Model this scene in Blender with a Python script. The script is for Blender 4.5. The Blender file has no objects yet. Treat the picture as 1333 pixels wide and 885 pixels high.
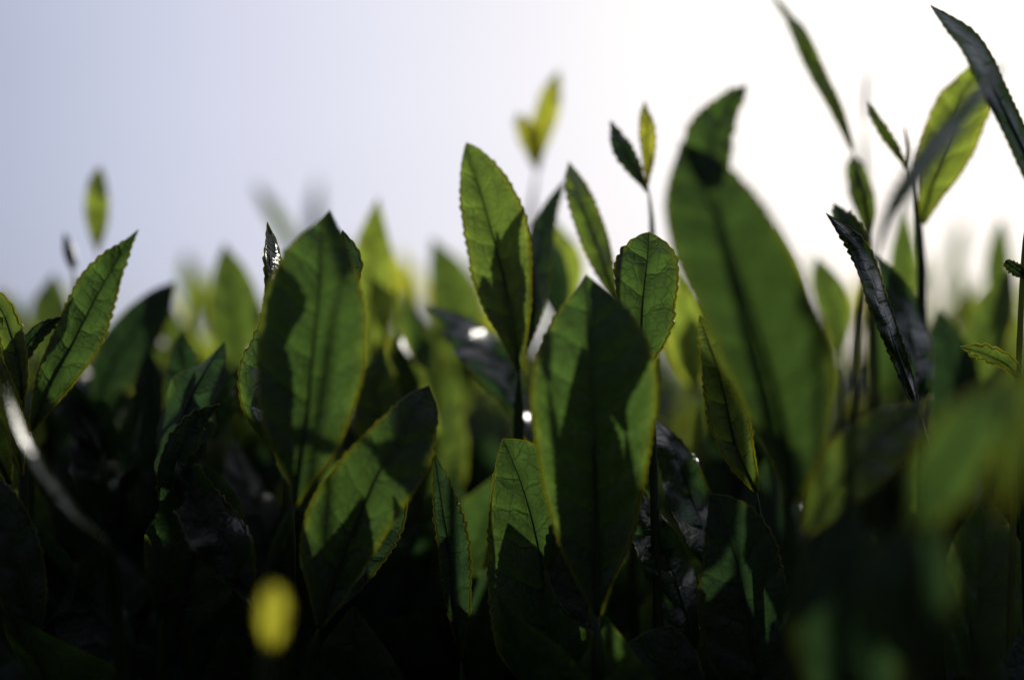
import bpy, math, random
from mathutils import Vector, Matrix
R = math.radians
rnd = random.Random(11)
scene = bpy.context.scene
COL = scene.collection

# ------------------------------------------------------------------ camera
CAM = Vector((0, 0, 0.86))
PITCH = R(1.8)
LENS, SENS = 50.0, 36.0
FOCUS = 0.212
cam_d = bpy.data.cameras.new('camera'); cam = bpy.data.objects.new('camera', cam_d); COL.objects.link(cam)
cam.location = CAM; cam.rotation_euler = (R(90) + PITCH, 0, 0)
cam_d.lens = LENS; cam_d.sensor_width = SENS; cam_d.clip_start = 0.01; cam_d.clip_end = 3000
cam_d.dof.use_dof = True; cam_d.dof.focus_distance = FOCUS; cam_d.dof.aperture_fstop = 5.0
cam_d.dof.aperture_blades = 0
scene.camera = cam
RX = Vector((1, 0, 0)); FW = Vector((0, math.cos(PITCH), math.sin(PITCH))); UP = Vector((0, -math.sin(PITCH), math.cos(PITCH)))
K = SENS / LENS / 1333.0

def at(px, py, d):
    """point d metres (d given in cm) along the view axis"""
    d = d / 100.0
    return CAM + FW * d + RX * ((px - 666.5) * K * d) + UP * (-(py - 442.5) * K * d)

# ------------------------------------------------------------------ light
SUN_EL, SUN_AZ = R(17), R(17)
SUN_DIR = Vector((math.sin(SUN_AZ) * math.cos(SUN_EL), math.cos(SUN_AZ) * math.cos(SUN_EL), math.sin(SUN_EL)))
sd = bpy.data.lights.new('sun', 'SUN'); sun = bpy.data.objects.new('sun', sd); COL.objects.link(sun)
sd.energy = 5.0; sd.angle = R(1.0); sd.color = (1.0, 0.95, 0.86)
sun.rotation_euler = SUN_DIR.to_track_quat('Z', 'Y').to_euler()
sun.location = (0.4, 1.5, 2.0)

world = bpy.data.worlds.new("World"); scene.world = world; world.use_nodes = True
nt = world.node_tree; nt.nodes.clear()
def N(nt, t, **kw):
    n = nt.nodes.new(t)
    for k, v in kw.items():
        if k == 'inp':
            for a, b in v.items(): n.inputs[a].default_value = b
        else: setattr(n, k, v)
    return n
def L(nt, a, b): nt.links.new(a, b)
def math_n(nt, op, a, b=None, c=None, clamp=False):
    n = nt.nodes.new('ShaderNodeMath'); n.operation = op; n.use_clamp = clamp
    for i, v in enumerate((a, b, c)):
        if v is None: continue
        if isinstance(v, (int, float)): n.inputs[i].default_value = v
        else: nt.links.new(v, n.inputs[i])
    return n.outputs[0]
def mixc(nt, fac, a, b, blend='MIX'):
    n = nt.nodes.new('ShaderNodeMix'); n.data_type = 'RGBA'; n.blend_type = blend
    for i, v in ((0, fac), (6, a), (7, b)):
        if isinstance(v, (int, float)): n.inputs[i].default_value = v
        elif isinstance(v, tuple): n.inputs[i].default_value = v if len(v) == 4 else (*v, 1)
        else: nt.links.new(v, n.inputs[i])
    return n.outputs[2]

sky = N(nt, 'ShaderNodeTexSky', sky_type='NISHITA'); sky.sun_disc = False
sky.sun_elevation = SUN_EL; sky.sun_rotation = SUN_AZ; sky.air_density = 1.0; sky.dust_density = 2.0; sky.ozone_density = 2.0
tc = N(nt, 'ShaderNodeTexCoord')
dot = N(nt, 'ShaderNodeVectorMath', operation='DOT_PRODUCT'); L(nt, tc.outputs['Generated'], dot.inputs[0]); dot.inputs[1].default_value = SUN_DIR
ang = math_n(nt, 'DIVIDE', math_n(nt, 'ARCCOSINE', dot.outputs['Value']), math.pi)
ramp = nt.nodes.new('ShaderNodeValToRGB'); L(nt, ang, ramp.inputs[0]); cr_ = ramp.color_ramp
STOPS = [(0, (1.8, 1.75, 1.7)), (5, (1.15, 1.13, 1.12)), (9, (.96, .94, .94)), (12, (.91, .895, .92)), (16.5, (.84, .835, .91)), (22.5, (.75, .76, .88)),
         (28.5, (.64, .66, .81)), (32.7, (.545, .58, .73)), (37.5, (.43, .465, .61)), (48, (.19, .21, .27)), (80, (.06, .07, .09)), (180, (.035, .04, .055))]
while len(cr_.elements) < len(STOPS): cr_.elements.new(.5)
for k, (a, c) in enumerate(STOPS):
    cr_.elements[k].position = a / 180; cr_.elements[k].color = (*[x / 0.12 for x in c], 1)
cn = N(nt, 'ShaderNodeTexNoise', inp={'Scale': 2.2, 'Detail': 3.0, 'Roughness': 0.5})
mp = N(nt, 'ShaderNodeMapping'); mp.inputs['Scale'].default_value = (1, 1, 3.5); L(nt, tc.outputs['Generated'], mp.inputs[0]); L(nt, mp.outputs[0], cn.inputs['Vector'])
cl = math_n(nt, 'ADD', 0.93, math_n(nt, 'MULTIPLY', cn.outputs[0], 0.14))
vs_ = N(nt, 'ShaderNodeVectorMath', operation='SCALE'); L(nt, ramp.outputs[0], vs_.inputs[0]); L(nt, cl, vs_.inputs['Scale'])
skyc = mixc(nt, 0.95, sky.outputs[0], vs_.outputs[0])
bg = N(nt, 'ShaderNodeBackground', inp={'Strength': 0.12}); L(nt, skyc, bg.inputs[0])
wo = N(nt, 'ShaderNodeOutputWorld'); L(nt, bg.outputs[0], wo.inputs[0])

# ------------------------------------------------------------------ materials
def leaf_material(name, trans, diff, rough=0.34, tfac=0.6, vein=0.5, spec=0.5):
    m = bpy.data.materials.new(name); m.use_nodes = True; nt = m.node_tree; nt.nodes.clear()
    out = N(nt, 'ShaderNodeOutputMaterial')
    uv = N(nt, 'ShaderNodeUVMap', uv_map='cm'); sep = N(nt, 'ShaderNodeSeparateXYZ'); L(nt, uv.outputs[0], sep.inputs[0])
    uv2 = N(nt, 'ShaderNodeUVMap', uv_map='norm'); sep2 = N(nt, 'ShaderNodeSeparateXYZ'); L(nt, uv2.outputs[0], sep2.inputs[0])
    oi = N(nt, 'ShaderNodeObjectInfo')
    x, s = sep.outputs[0], sep.outputs[1]
    un = math_n(nt, 'ABSOLUTE', math_n(nt, 'SUBTRACT', math_n(nt, 'MULTIPLY', sep2.outputs[0], 2.0), 1.0))
    ax = math_n(nt, 'ABSOLUTE', x)
    nz = N(nt, 'ShaderNodeTexNoise', inp={'Scale': 1.6, 'Detail': 3.0, 'Roughness': 0.55}); L(nt, uv.outputs[0], nz.inputs['Vector'])
    wob = math_n(nt, 'MULTIPLY', math_n(nt, 'SUBTRACT', nz.outputs[0], 0.5), 0.8)
    # lateral veins: leave the midrib and bend towards the tip
    side = math_n(nt, 'MULTIPLY', math_n(nt, 'GREATER_THAN', x, 0.0), 0.43)
    q = math_n(nt, 'SUBTRACT', math_n(nt, 'MULTIPLY', s, 1.75), math_n(nt, 'MULTIPLY', math_n(nt, 'POWER', ax, 1.25), 1.35))
    q = math_n(nt, 'ADD', math_n(nt, 'ADD', q, side), wob)
    fr = math_n(nt, 'ABSOLUTE', math_n(nt, 'SUBTRACT', math_n(nt, 'FRACT', q), 0.5))   # 0 at a vein
    wid = math_n(nt, 'ADD', 0.016, math_n(nt, 'MULTIPLY', math_n(nt, 'SUBTRACT', 1.0, un), 0.05))
    lat = math_n(nt, 'SUBTRACT', 1.0, math_n(nt, 'DIVIDE', fr, wid), clamp=True)
    lat = math_n(nt, 'MULTIPLY', lat, math_n(nt, 'MULTIPLY', math_n(nt, 'SUBTRACT', 1.08, un), 1.0, clamp=True))
    mid = math_n(nt, 'SUBTRACT', 1.0, math_n(nt, 'DIVIDE', ax, 0.05), clamp=True)
    halo = math_n(nt, 'SUBTRACT', 1.0, math_n(nt, 'DIVIDE', ax, 0.14), clamp=True)
    vo = N(nt, 'ShaderNodeTexVoronoi', feature='DISTANCE_TO_EDGE', inp={'Scale': 5.5}); L(nt, uv.outputs[0], vo.inputs['Vector'])
    ter = math_n(nt, 'SUBTRACT', 1.0, math_n(nt, 'MULTIPLY', vo.outputs[0], 9.0), clamp=True)
    n2 = N(nt, 'ShaderNodeTexNoise', inp={'Scale': 5.0, 'Detail': 5.0, 'Roughness': 0.6}); L(nt, uv.outputs[0], n2.inputs['Vector'])
    n3 = N(nt, 'ShaderNodeTexNoise', inp={'Scale': 60.0, 'Detail': 2.0}); L(nt, uv.outputs[0], n3.inputs['Vector'])
    vmask = math_n(nt, 'MAXIMUM', math_n(nt, 'MULTIPLY', lat, vein), math_n(nt, 'MAXIMUM', math_n(nt, 'MULTIPLY', mid, 0.6), math_n(nt, 'MULTIPLY', ter, 0.42 * vein)))
    vmask = math_n(nt, 'MAXIMUM', vmask, math_n(nt, 'MULTIPLY', halo, 0.45))
    val = math_n(nt, 'ADD', 0.62, math_n(nt, 'MULTIPLY', n2.outputs[0], 0.45))
    val = math_n(nt, 'ADD', val, math_n(nt, 'MULTIPLY', math_n(nt, 'SUBTRACT', n3.outputs[0], 0.5), 0.25))
    val = math_n(nt, 'MULTIPLY', val, math_n(nt, 'ADD', 0.8, math_n(nt, 'MULTIPLY', oi.outputs['Random'], 0.4)))
    big = N(nt, 'ShaderNodeTexNoise', inp={'Scale': 0.7, 'Detail': 2.0}); L(nt, uv.outputs[0], big.inputs['Vector'])
    val = math_n(nt, 'MULTIPLY', val, math_n(nt, 'ADD', 0.62, math_n(nt, 'MULTIPLY', big.outputs[0], 0.75)))
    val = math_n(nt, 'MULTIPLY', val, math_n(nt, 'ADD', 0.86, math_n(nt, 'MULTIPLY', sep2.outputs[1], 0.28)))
    # paler band along each side vein
    val = math_n(nt, 'MULTIPLY', val, math_n(nt, 'ADD', 0.9, math_n(nt, 'MULTIPLY', math_n(nt, 'SUBTRACT', 1.0, math_n(nt, 'MULTIPLY', fr, 3.0), clamp=True), 0.35)))
    # blotches
    sp = N(nt, 'ShaderNodeTexVoronoi', feature='F1', inp={'Scale': 1.1, 'Randomness': 1.0}); L(nt, uv.outputs[0], sp.inputs['Vector'])
    spot = math_n(nt, 'LESS_THAN', sp.outputs['Distance'], 0.045)
    val = math_n(nt, 'MULTIPLY', val, math_n(nt, 'SUBTRACT', 1.0, math_n(nt, 'MULTIPLY', spot, 0.35)))
    edge = math_n(nt, 'POWER', un, 11.0)  # margin tint: rim light put into the leaf colour
    tcol = mixc(nt, math_n(nt, 'MULTIPLY', edge, 0.8), (*trans, 1), (min(1, trans[0] * 2.6 + .45 * trans[1]), min(1, trans[1] * 2.2), trans[2] * 1.2, 1))
    tcol = mixc(nt, vmask, tcol, (trans[0] * .12, trans[1] * .12, trans[2] * .15, 1))
    bl = math_n(nt, 'SUBTRACT', 1.0, math_n(nt, 'MULTIPLY', math_n(nt, 'SUBTRACT', math_n(nt, 'ADD', sp.outputs['Distance'], math_n(nt, 'MULTIPLY', n2.outputs[0], .08)), 0.10), 14.0), clamp=True)
    tcol = mixc(nt, math_n(nt, 'MULTIPLY', bl, 0.75), tcol, (trans[0] * .7 + .012, trans[1] * .32 + .004, trans[2] * .5, 1))
    vm = N(nt, 'ShaderNodeVectorMath', operation='SCALE'); L(nt, tcol, vm.inputs[0]); L(nt, val, vm.inputs['Scale'])
    dcol = mixc(nt, math_n(nt, 'MULTIPLY', lat, 0.35), (*diff, 1), (diff[0] * 1.9 + .01, diff[1] * 1.6 + .01, diff[2] * 1.5, 1))
    vm2 = N(nt, 'ShaderNodeVectorMath', operation='SCALE'); L(nt, dcol, vm2.inputs[0]); L(nt, val, vm2.inputs['Scale'])
    # relief
    quilt = math_n(nt, 'MULTIPLY', math_n(nt, 'SINE', math_n(nt, 'MULTIPLY', fr, math.pi)), 1.0)
    h = math_n(nt, 'ADD', math_n(nt, 'MULTIPLY', quilt, 0.55), math_n(nt, 'MULTIPLY', n2.outputs[0], 0.7))
    h = math_n(nt, 'SUBTRACT', h, math_n(nt, 'MULTIPLY', ter, 0.10))
    h = math_n(nt, 'SUBTRACT', h, math_n(nt, 'MULTIPLY', lat, 0.25))
    h = math_n(nt, 'ADD', h, math_n(nt, 'MULTIPLY', n3.outputs[0], 0.05))
    bp = N(nt, 'ShaderNodeBump', inp={'Strength': 0.9, 'Distance': 0.0011}); L(nt, h, bp.inputs['Height'])
    pr = N(nt, 'ShaderNodeBsdfPrincipled'); L(nt, vm2.outputs[0], pr.inputs['Base Color'])
    L(nt, math_n(nt, 'ADD', rough - 0.08, math_n(nt, 'MULTIPLY', n2.outputs[0], 0.2)), pr.inputs['Roughness'])
    pr.inputs['Specular IOR Level'].default_value = spec
    L(nt, bp.outputs[0], pr.inputs['Normal'])
    tr = N(nt, 'ShaderNodeBsdfTranslucent'); L(nt, vm.outputs[0], tr.inputs[0]); L(nt, bp.outputs[0], tr.inputs['Normal'])
    # translucent lobe is added to the surface lobe (both colours are far below 1, so energy is kept)
    ad = N(nt, 'ShaderNodeAddShader')
    L(nt, tr.outputs[0], ad.inputs[0]); L(nt, pr.outputs[0], ad.inputs[1])
    L(nt, ad.outputs[0], out.inputs[0])
    return m

def simple_material(name, colr, rough, trans=None, scale=300):
    m = bpy.data.materials.new(name); m.use_nodes = True; nt = m.node_tree; nt.nodes.clear()
    out = N(nt, 'ShaderNodeOutputMaterial'); tcn = N(nt, 'ShaderNodeTexCoord')
    nz = N(nt, 'ShaderNodeTexNoise', inp={'Scale': scale, 'Detail': 4.0}); L(nt, tcn.outputs['Object'], nz.inputs['Vector'])
    c = mixc(nt, nz.outputs[0], (colr[0] * .6, colr[1] * .6, colr[2] * .6, 1), (min(1, colr[0] * 1.4), min(1, colr[1] * 1.4), min(1, colr[2] * 1.4), 1))
    pr = N(nt, 'ShaderNodeBsdfPrincipled', inp={'Roughness': rough}); L(nt, c, pr.inputs['Base Color'])
    bp = N(nt, 'ShaderNodeBump', inp={'Strength': 0.4, 'Distance': 0.0005}); L(nt, nz.outputs[0], bp.inputs['Height']); L(nt, bp.outputs[0], pr.inputs['Normal'])
    if trans:
        tr = N(nt, 'ShaderNodeBsdfTranslucent', inp={'Color': (*trans, 1)})
        ad = N(nt, 'ShaderNodeAddShader'); L(nt, tr.outputs[0], ad.inputs[0]); L(nt, pr.outputs[0], ad.inputs[1]); L(nt, ad.outputs[0], out.inputs[0])
    else:
        L(nt, pr.outputs[0], out.inputs[0])
    return m

M = {
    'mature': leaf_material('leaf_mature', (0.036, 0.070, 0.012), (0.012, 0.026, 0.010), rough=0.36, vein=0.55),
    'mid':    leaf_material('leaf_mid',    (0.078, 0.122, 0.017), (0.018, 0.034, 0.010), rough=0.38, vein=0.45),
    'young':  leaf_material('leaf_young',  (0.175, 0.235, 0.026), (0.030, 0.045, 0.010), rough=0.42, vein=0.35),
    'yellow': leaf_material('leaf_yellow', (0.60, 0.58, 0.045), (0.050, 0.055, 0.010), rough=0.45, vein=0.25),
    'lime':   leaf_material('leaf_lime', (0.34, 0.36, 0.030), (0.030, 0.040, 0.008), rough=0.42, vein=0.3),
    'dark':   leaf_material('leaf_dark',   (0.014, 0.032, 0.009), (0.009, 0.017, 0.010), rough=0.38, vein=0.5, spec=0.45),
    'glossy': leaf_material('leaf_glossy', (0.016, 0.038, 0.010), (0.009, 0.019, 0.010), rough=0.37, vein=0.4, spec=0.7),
}
RIM = {  # margin beads, yellow rim light partly put into their colour
    'mature': simple_material('margin_green', (0.05, 0.07, 0.015), 0.28, (0.42, 0.42, 0.06)),
    'dark': simple_material('margin_dark', (0.03, 0.04, 0.012), 0.25, (0.26, 0.26, 0.05)),
    'young': simple_material('margin_young', (0.09, 0.10, 0.02), 0.3, (0.5, 0.45, 0.05)),
}
RIM['mid'] = RIM['mature']; RIM['glossy'] = RIM['dark']; RIM['yellow'] = RIM['lime'] = RIM['young']
M_RIB = simple_material('midrib', (0.018, 0.034, 0.010), 0.42, (0.024, 0.045, 0.008))
M_RIBY = simple_material('midrib_young', (0.04, 0.06, 0.012), 0.4, (0.06, 0.08, 0.01))
M_STEM = simple_material('stem_green', (0.03, 0.05, 0.015), 0.38, (0.02, 0.035, 0.006))
M_STEMY = simple_material('stem_young', (0.10, 0.12, 0.03), 0.4, (0.10, 0.11, 0.02))
M_WOOD = simple_material('stem_wood', (0.035, 0.026, 0.018), 0.8)
M_SOIL = simple_material('soil', (0.03, 0.022, 0.016), 0.95, scale=12)

# ------------------------------------------------------------------ geometry helpers
def cr(pts, t):
    """Catmull-Rom through a list of Vectors, t in 0..1"""
    n = len(pts) - 1
    f = min(max(t, 0), 1) * n; i = min(int(f), n - 1); u = f - i
    p1, p2 = pts[i], pts[i + 1]
    p0 = pts[i - 1] if i > 0 else p1 * 2 - p2
    p3 = pts[i + 2] if i + 2 <= n else p2 * 2 - p1
    return 0.5 * ((2 * p1) + (p2 - p0) * u + (2 * p0 - 5 * p1 + 4 * p2 - p3) * u * u + (3 * p1 - p0 - 3 * p2 + p3) * u ** 3)

def resample(pts, n):
    raw = [cr(pts, i / 200) for i in range(201)]
    acc = [0.0]
    for i in range(200): acc.append(acc[-1] + (raw[i + 1] - raw[i]).length)
    out = []; j = 0
    for k in range(n + 1):
        s = acc[-1] * k / n
        while j < 199 and acc[j + 1] < s: j += 1
        seg = acc[j + 1] - acc[j]
        out.append(raw[j].lerp(raw[j + 1], (s - acc[j]) / seg if seg > 0 else 0))
    return out, acc[-1]

def prof(st, t):
    """smooth interpolation in a station list [(t, v), ...]"""
    n = len(st)
    if t <= st[0][0]: return st[0][1]
    for i in range(n - 1):
        if t <= st[i + 1][0]:
            x0, y0 = st[i]; x1, y1 = st[i + 1]; h = x1 - x0
            def sl(k):
                if k <= 0: return (st[1][1] - st[0][1]) / (st[1][0] - st[0][0])
                if k >= n - 1: return (st[-1][1] - st[-2][1]) / (st[-1][0] - st[-2][0])
                a = (st[k][1] - st[k - 1][1]) / (st[k][0] - st[k - 1][0]); b = (st[k + 1][1] - st[k][1]) / (st[k + 1][0] - st[k][0])
                return 0 if a * b <= 0 else 2 * a * b / (a + b)
            u = (t - x0) / h; m0, m1 = sl(i) * h, sl(i + 1) * h
            return max(0, (2*u**3-3*u*u+1)*y0 + (u**3-2*u*u+u)*m0 + (-2*u**3+3*u*u)*y1 + (u**3-u*u)*m1)
    return st[-1][1]

STD = [(0, .05), (.08, .2), (.2, .55), (.35, .88), (.5, 1.0), (.65, .93), (.78, .70), (.88, .42), (.95, .18), (1, 0.0)]
BLUNT = [(0, .05), (.08, .25), (.2, .6), (.38, .95), (.55, 1.05), (.72, 1.0), (.84, .82), (.93, .5), (.98, .2), (1, 0.0)]
NARROW = [(0, .1), (.15, .45), (.35, .9), (.5, 1), (.7, .8), (.85, .45), (.95, .17), (1, 0)]

def mk(name, verts, faces, mats, midx=None, smooth=True):
    me = bpy.data.meshes.new(name); me.from_pydata([tuple(v) for v in verts], [], faces)
    for m in mats: me.materials.append(m)
    if midx: me.polygons.foreach_set('material_index', midx)
    if smooth: me.polygons.foreach_set('use_smooth', [True] * len(me.polygons))
    return me

def tube_data(pts, radii, seg=8):
    vs, fs = [], []
    n = len(pts)
    for i, p in enumerate(pts):
        T = (pts[min(i + 1, n - 1)] - pts[max(i - 1, 0)]).normalized()
        A = T.cross(Vector((0.31, 0.9, 0.2)))
        if A.length < 0.05: A = T.cross(Vector((1, 0, 0)))
        A.normalize(); B = T.cross(A)
        for k in range(seg):
            a = 2 * math.pi * k / seg
            vs.append(p + (A * math.cos(a) + B * math.sin(a)) * radii[i])
    for i in range(n - 1):
        for k in range(seg):
            a, b = i * seg + k, i * seg + (k + 1) % seg
            fs.append((a, b, b + seg, a + seg))
    fs.append(tuple(range(seg - 1, -1, -1))); fs.append(tuple((n - 1) * seg + k for k in range(seg)))
    return vs, fs

def leaf_data(P, frame, wl, wr, origin, tiltL=12, tiltR=12, twist=(0, 0), bow=0.0, ripple=0.35, hi=True, seed=0, teeth=1.0, curl=0.0, quilt=1.0):
    """P: 3-D spine control points base->tip; frame(p) gives the direction that faces the viewer side;
    wl/wr: half width in metres as functions of t."""
    r = random.Random(seed)
    _, length = resample(P, 20)
    if hi:
        nteeth = max(8, int(length / 0.00135)); rows = nteeth * 5; cols = 9
    else:
        nteeth = 0; rows = 26; cols = 4
    sp, length = resample(P, rows)
    ph1, ph2, ph3 = r.uniform(0, 6.28), r.uniform(0, 6.28), r.uniform(0, 6.28)
    fr1, fr2 = r.uniform(9, 14), r.uniform(18, 27)
    wn = [(r.uniform(2, 4), r.uniform(0, 6.28), r.uniform(.02, .055)) for _ in range(2)] + [(r.uniform(5, 9), r.uniform(0, 6.28), r.uniform(.01, .028)) for _ in range(2)]
    jit = [r.uniform(.15, 1.45) for _ in range(nteeth + 3)]; jit2 = [r.uniform(.15, 1.45) for _ in range(nteeth + 3)]
    vs, uvc, uvn = [], [], []; normals = []
    ncol = 2 * cols + 1
    edgeL, edgeR = [], []
    for i in range(rows + 1):
        t = i / rows; p = sp[i]
        T = (sp[min(i + 1, rows)] - sp[max(i - 1, 0)]).normalized()
        F = frame(p); S = (-F).cross(T)
        if S.length < 1e-4: S = Vector((1, 0, 0))
        S.normalize(); NN = S.cross(T).normalized()
        tw = R(twist[0] + (twist[1] - twist[0]) * t)
        if tw:
            q = Matrix.Rotation(tw, 3, T); S = q @ S; NN = q @ NN
        normals.append(NN)
        saw = 0
        if nteeth:
            kk = i // 5; fx = (i % 5) / 5.0
            saw = (0.0, .35, .7, 1.0, .55)[i % 5]
        for c in range(ncol):
            sgn = -1 if c < cols else 1
            u = abs(c - cols) / cols
            uu = 1 - (1 - u) ** 1.15 if hi else u
            w = (wl if sgn < 0 else wr)(t)
            k0 = 0 if sgn < 0 else 1
            w *= 1 + wn[k0][2] * math.sin(wn[k0][0] * t * 2 + wn[k0][1]) + wn[k0 + 2][2] * math.sin(wn[k0 + 2][0] * t * 2 + wn[k0 + 2][1])
            tl = R(tiltL if sgn < 0 else tiltR)
            fade = min(1, 6 * (1 - t)) * min(1, 5 * t)
            off = 0.0; fwd = 0.0
            if nteeth:
                j = (jit if sgn < 0 else jit2)[i // 5]
                off = (saw - .25) * 0.00026 * teeth * j * fade * u ** 8
                fwd = saw * 0.00018 * teeth * j * fade * u ** 8
            x = w * uu + off
            z = math.tan(tl) * w * uu * (1 - 0.35 * uu) + bow * w * uu * uu
            z += ripple * 0.0019 * uu ** 2 * fade * (math.sin(fr1 * t + ph1 * sgn) + .5 * math.sin(fr2 * t + ph2 * sgn))
            if hi:
                xc = x * 100; sc = t * length * 100
                qv = sc * 1.75 - (xc ** 1.25 if xc > 0 else 0) * 1.35 + (0.43 if sgn > 0 else 0)
                z += 0.00022 * quilt * abs(math.sin(math.pi * (qv - 0.5))) * min(1, uu * 4) * min(1, (1 - uu) * 3) * fade
            z += (0.0013 if hi else .0006) * min(1, length / .045) ** 2 * math.sin(2.2 * math.pi * t + ph3) * min(1, t * 4) + (1 if k0 else -1) * wn[k0][2] * 7 * w * uu * uu * math.sin(4 * t + ph2) * .35
            if curl: z -= curl * w * max(0, uu - .6) ** 2 * 4
            v = p + S * (sgn * x) + NN * z + T * fwd
            vs.append(v - origin); uvc.append((sgn * x * 100, t * length * 100)); uvn.append((.5 + .5 * sgn * u, t))
            if c == 0: edgeL.append(v - origin)
            if c == ncol - 1: edgeR.append(v - origin)
    fs = []
    for i in range(rows):
        for c in range(ncol - 1):
            a = i * ncol + c
            fs.append((a, a + 1, a + 1 + ncol, a + ncol))
    midx = [0] * len(fs)
    nb = len(vs)
    if hi:
        for e in (edgeL, edgeR):
            rad = [0.00018 * min(1, 3 * (1 - i / rows) + .35) for i in range(rows + 1)]
            tv, tf = tube_data(e, rad, 4)
            b = len(vs); vs += tv; fs += [tuple(x + b for x in f) for f in tf]; midx += [1] * len(tf)
            uvc += [(0, 0)] * len(tv); uvn += [(0, 0)] * len(tv)
    # rib follows the spine on the rear face
    st = max(1, rows // 50)
    idx = list(range(0, rows + 1, st))
    rib = [sp[i] - origin - normals[i] * 0.00012 for i in idx]
    return vs, fs, midx, uvc, uvn, rib, length

def add_uv(me, uvc, uvn):
    a = me.uv_layers.new(name='norm'); b = me.uv_layers.new(name='cm')
    vi = [l.vertex_index for l in me.loops]
    a.data.foreach_set('uv', [c for v in vi for c in uvn[v]]); b.data.foreach_set('uv', [c for v in vi for c in uvc[v]])

def link(name, me, parent=None, loc=(0, 0, 0)):
    o = bpy.data.objects.new(name, me); COL.objects.link(o); o.location = loc
    if parent: o.parent = parent
    return o

def shoot(label, base, group='tea shoots standing up from the bush top', name='tea_shoot', cat='tea shoot'):
    o = bpy.data.objects.new(name, None); COL.objects.link(o); o.location = base; o.empty_display_size = .01
    o['label'] = label; o['category'] = cat
    if group: o['group'] = group
    return o

face_cam = lambda p: (CAM - p).normalized()

def leaf(root, pts, w, mat='mature', tilt=(12, 12), P=STD, name='leaf', hi=True, seed=None, rib=1.0, wst=None, label=None, **kw):
    """pts: (px, py, cm) base -> tip; w: half widths in px (left, right) at the widest; wst: explicit [(t, wl, wr)]"""
    o3 = root.location
    pw = [at(*p) for p in pts]
    dmid = sum(p[2] for p in pts) / len(pts) / 100
    s = K * dmid
    if wst:
        fl = [(a, b) for a, b, c in wst]; frr = [(a, c) for a, b, c in wst]
        wl = lambda t: prof(fl, t) * s; wr = lambda t: prof(frr, t) * s
    else:
        if not isinstance(w, tuple): w = (w, w)
        wl = lambda t: prof(P, t) * w[0] * s; wr = lambda t: prof(P, t) * w[1] * s
    seed = seed if seed is not None else int(pts[-1][0] * 7 + pts[-1][1])
    vs, fs, mi, uc, un, ribp, ln = leaf_data(pw, face_cam, wl, wr, o3, tilt[0], tilt[1], hi=hi, seed=seed, **kw)
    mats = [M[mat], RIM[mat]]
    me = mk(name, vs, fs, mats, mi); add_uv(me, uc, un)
    ob = link(name, me, root)
    if label: ob['label'] = label
    n = len(ribp); r0 = min(0.00065, 0.00010 + ln * 0.0070) * rib
    tv, tf = tube_data(ribp, [max(.00005, r0 * (1 - .92 * (i / (n - 1)) ** .8)) for i in range(n)], 6)
    link('midrib', mk('midrib', tv, tf, [M_RIBY if mat in ('young', 'yellow', 'lime') else M_RIB]), ob)
    return ob

def stem(root, pts, r0=0.0009, r1=0.0006, mat=None, name='stem'):
    """pts: (px, py, cm) from the root upwards"""
    o3 = root.location
    pw = [at(*p) for p in pts]
    n = max(10, len(pts) * 8); sp, ln = resample(pw, n)
    rr = random.Random(int(pts[-1][0]))
    rad = [(r0 + (r1 - r0) * i / n) * (1 + rr.uniform(-.05, .05)) for i in range(n + 1)]
    for k, f in ((1, .12), (2, .45), (3, .75)): rad[-k] *= f
    tv, tf = tube_data([p - o3 for p in sp], rad, 10)
    return link(name, mk(name, tv, tf, [mat or M_STEM]), root)

def bud(root, pts, w, mat='young', hi=True):
    """unopened leaf tip: a rolled pointed spindle"""
    o3 = root.location
    pw = [at(*p) for p in pts]; s = K * pts[-1][2] / 100
    n = 24; sp, ln = resample(pw, n)
    rad = [max(.00006, w * s * math.sin(math.pi * min(1, .12 + .88 * (i / n)) ** 1.0) ** .8 * (1 - .25 * i / n)) for i in range(n + 1)]
    tv, tf = tube_data([p - o3 for p in sp], rad, 10)
    me = mk('bud', tv, tf, [M[mat]])
    uc = []; un = []
    for i in range(n + 1):
        for k in range(10): uc.append((.3 + .1 * k, i / n * ln * 100)); un.append((.6, i / n))
    add_uv(me, uc, un)
    return link('bud', me, root)

#HEROES
# ------------------------------------------------------------------ the shoots the photo shows one by one
def single(label, pts, w, below, mat='mature', sr=(0.0010, 0.0007), smat=None, **kw):
    """a shoot of which one leaf shows: leaf + the stem that carries it; below: stem points root -> leaf base"""
    root = shoot(label, at(*below[0]))
    stem(root, below + [pts[0]], *sr, mat=smat)
    leaf(root, pts, w, mat, **kw)
    return root

# centre
rt = single('broad tea leaf in the middle, mostly shaded, bright green wedge beside its thick dark midrib',
    [(778, 800, 20.0), (776, 690, 19.9), (773, 560, 19.7), (769, 450, 19.6), (762, 356, 19.8)], 80,
    [(776, 1150, 20.2), (779, 960, 20.1)], wst=[(0, 4, 4), (.1, 26, 20), (.22, 50, 42), (.38, 70, 66), (.52, 76, 76), (.64, 77, 83), (.74, 69, 80), (.84, 50, 60), (.92, 27, 34), (.97, 9, 13), (1, 0, 0)], tilt=(10, 14), sr=(.0013, .0009), rib=1.25)
leaf(rt, [(778, 800, 20.3), (800, 680, 21.0), (806, 590, 21.3), (800, 500, 21.2), (792, 410, 21.0)], (46, 34), 'mature', tilt=(20, 10), seed=4)  # added leaf, mostly hidden, throws the shadow on the central leaf
leaf(rt, [(778, 830, 20.3), (755, 770, 21.0), (745, 710, 21.4), (742, 640, 21.4)], (36, 34), 'dark', tilt=(20, 10), seed=5)  # second added shade caster, behind the lower blade
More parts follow.
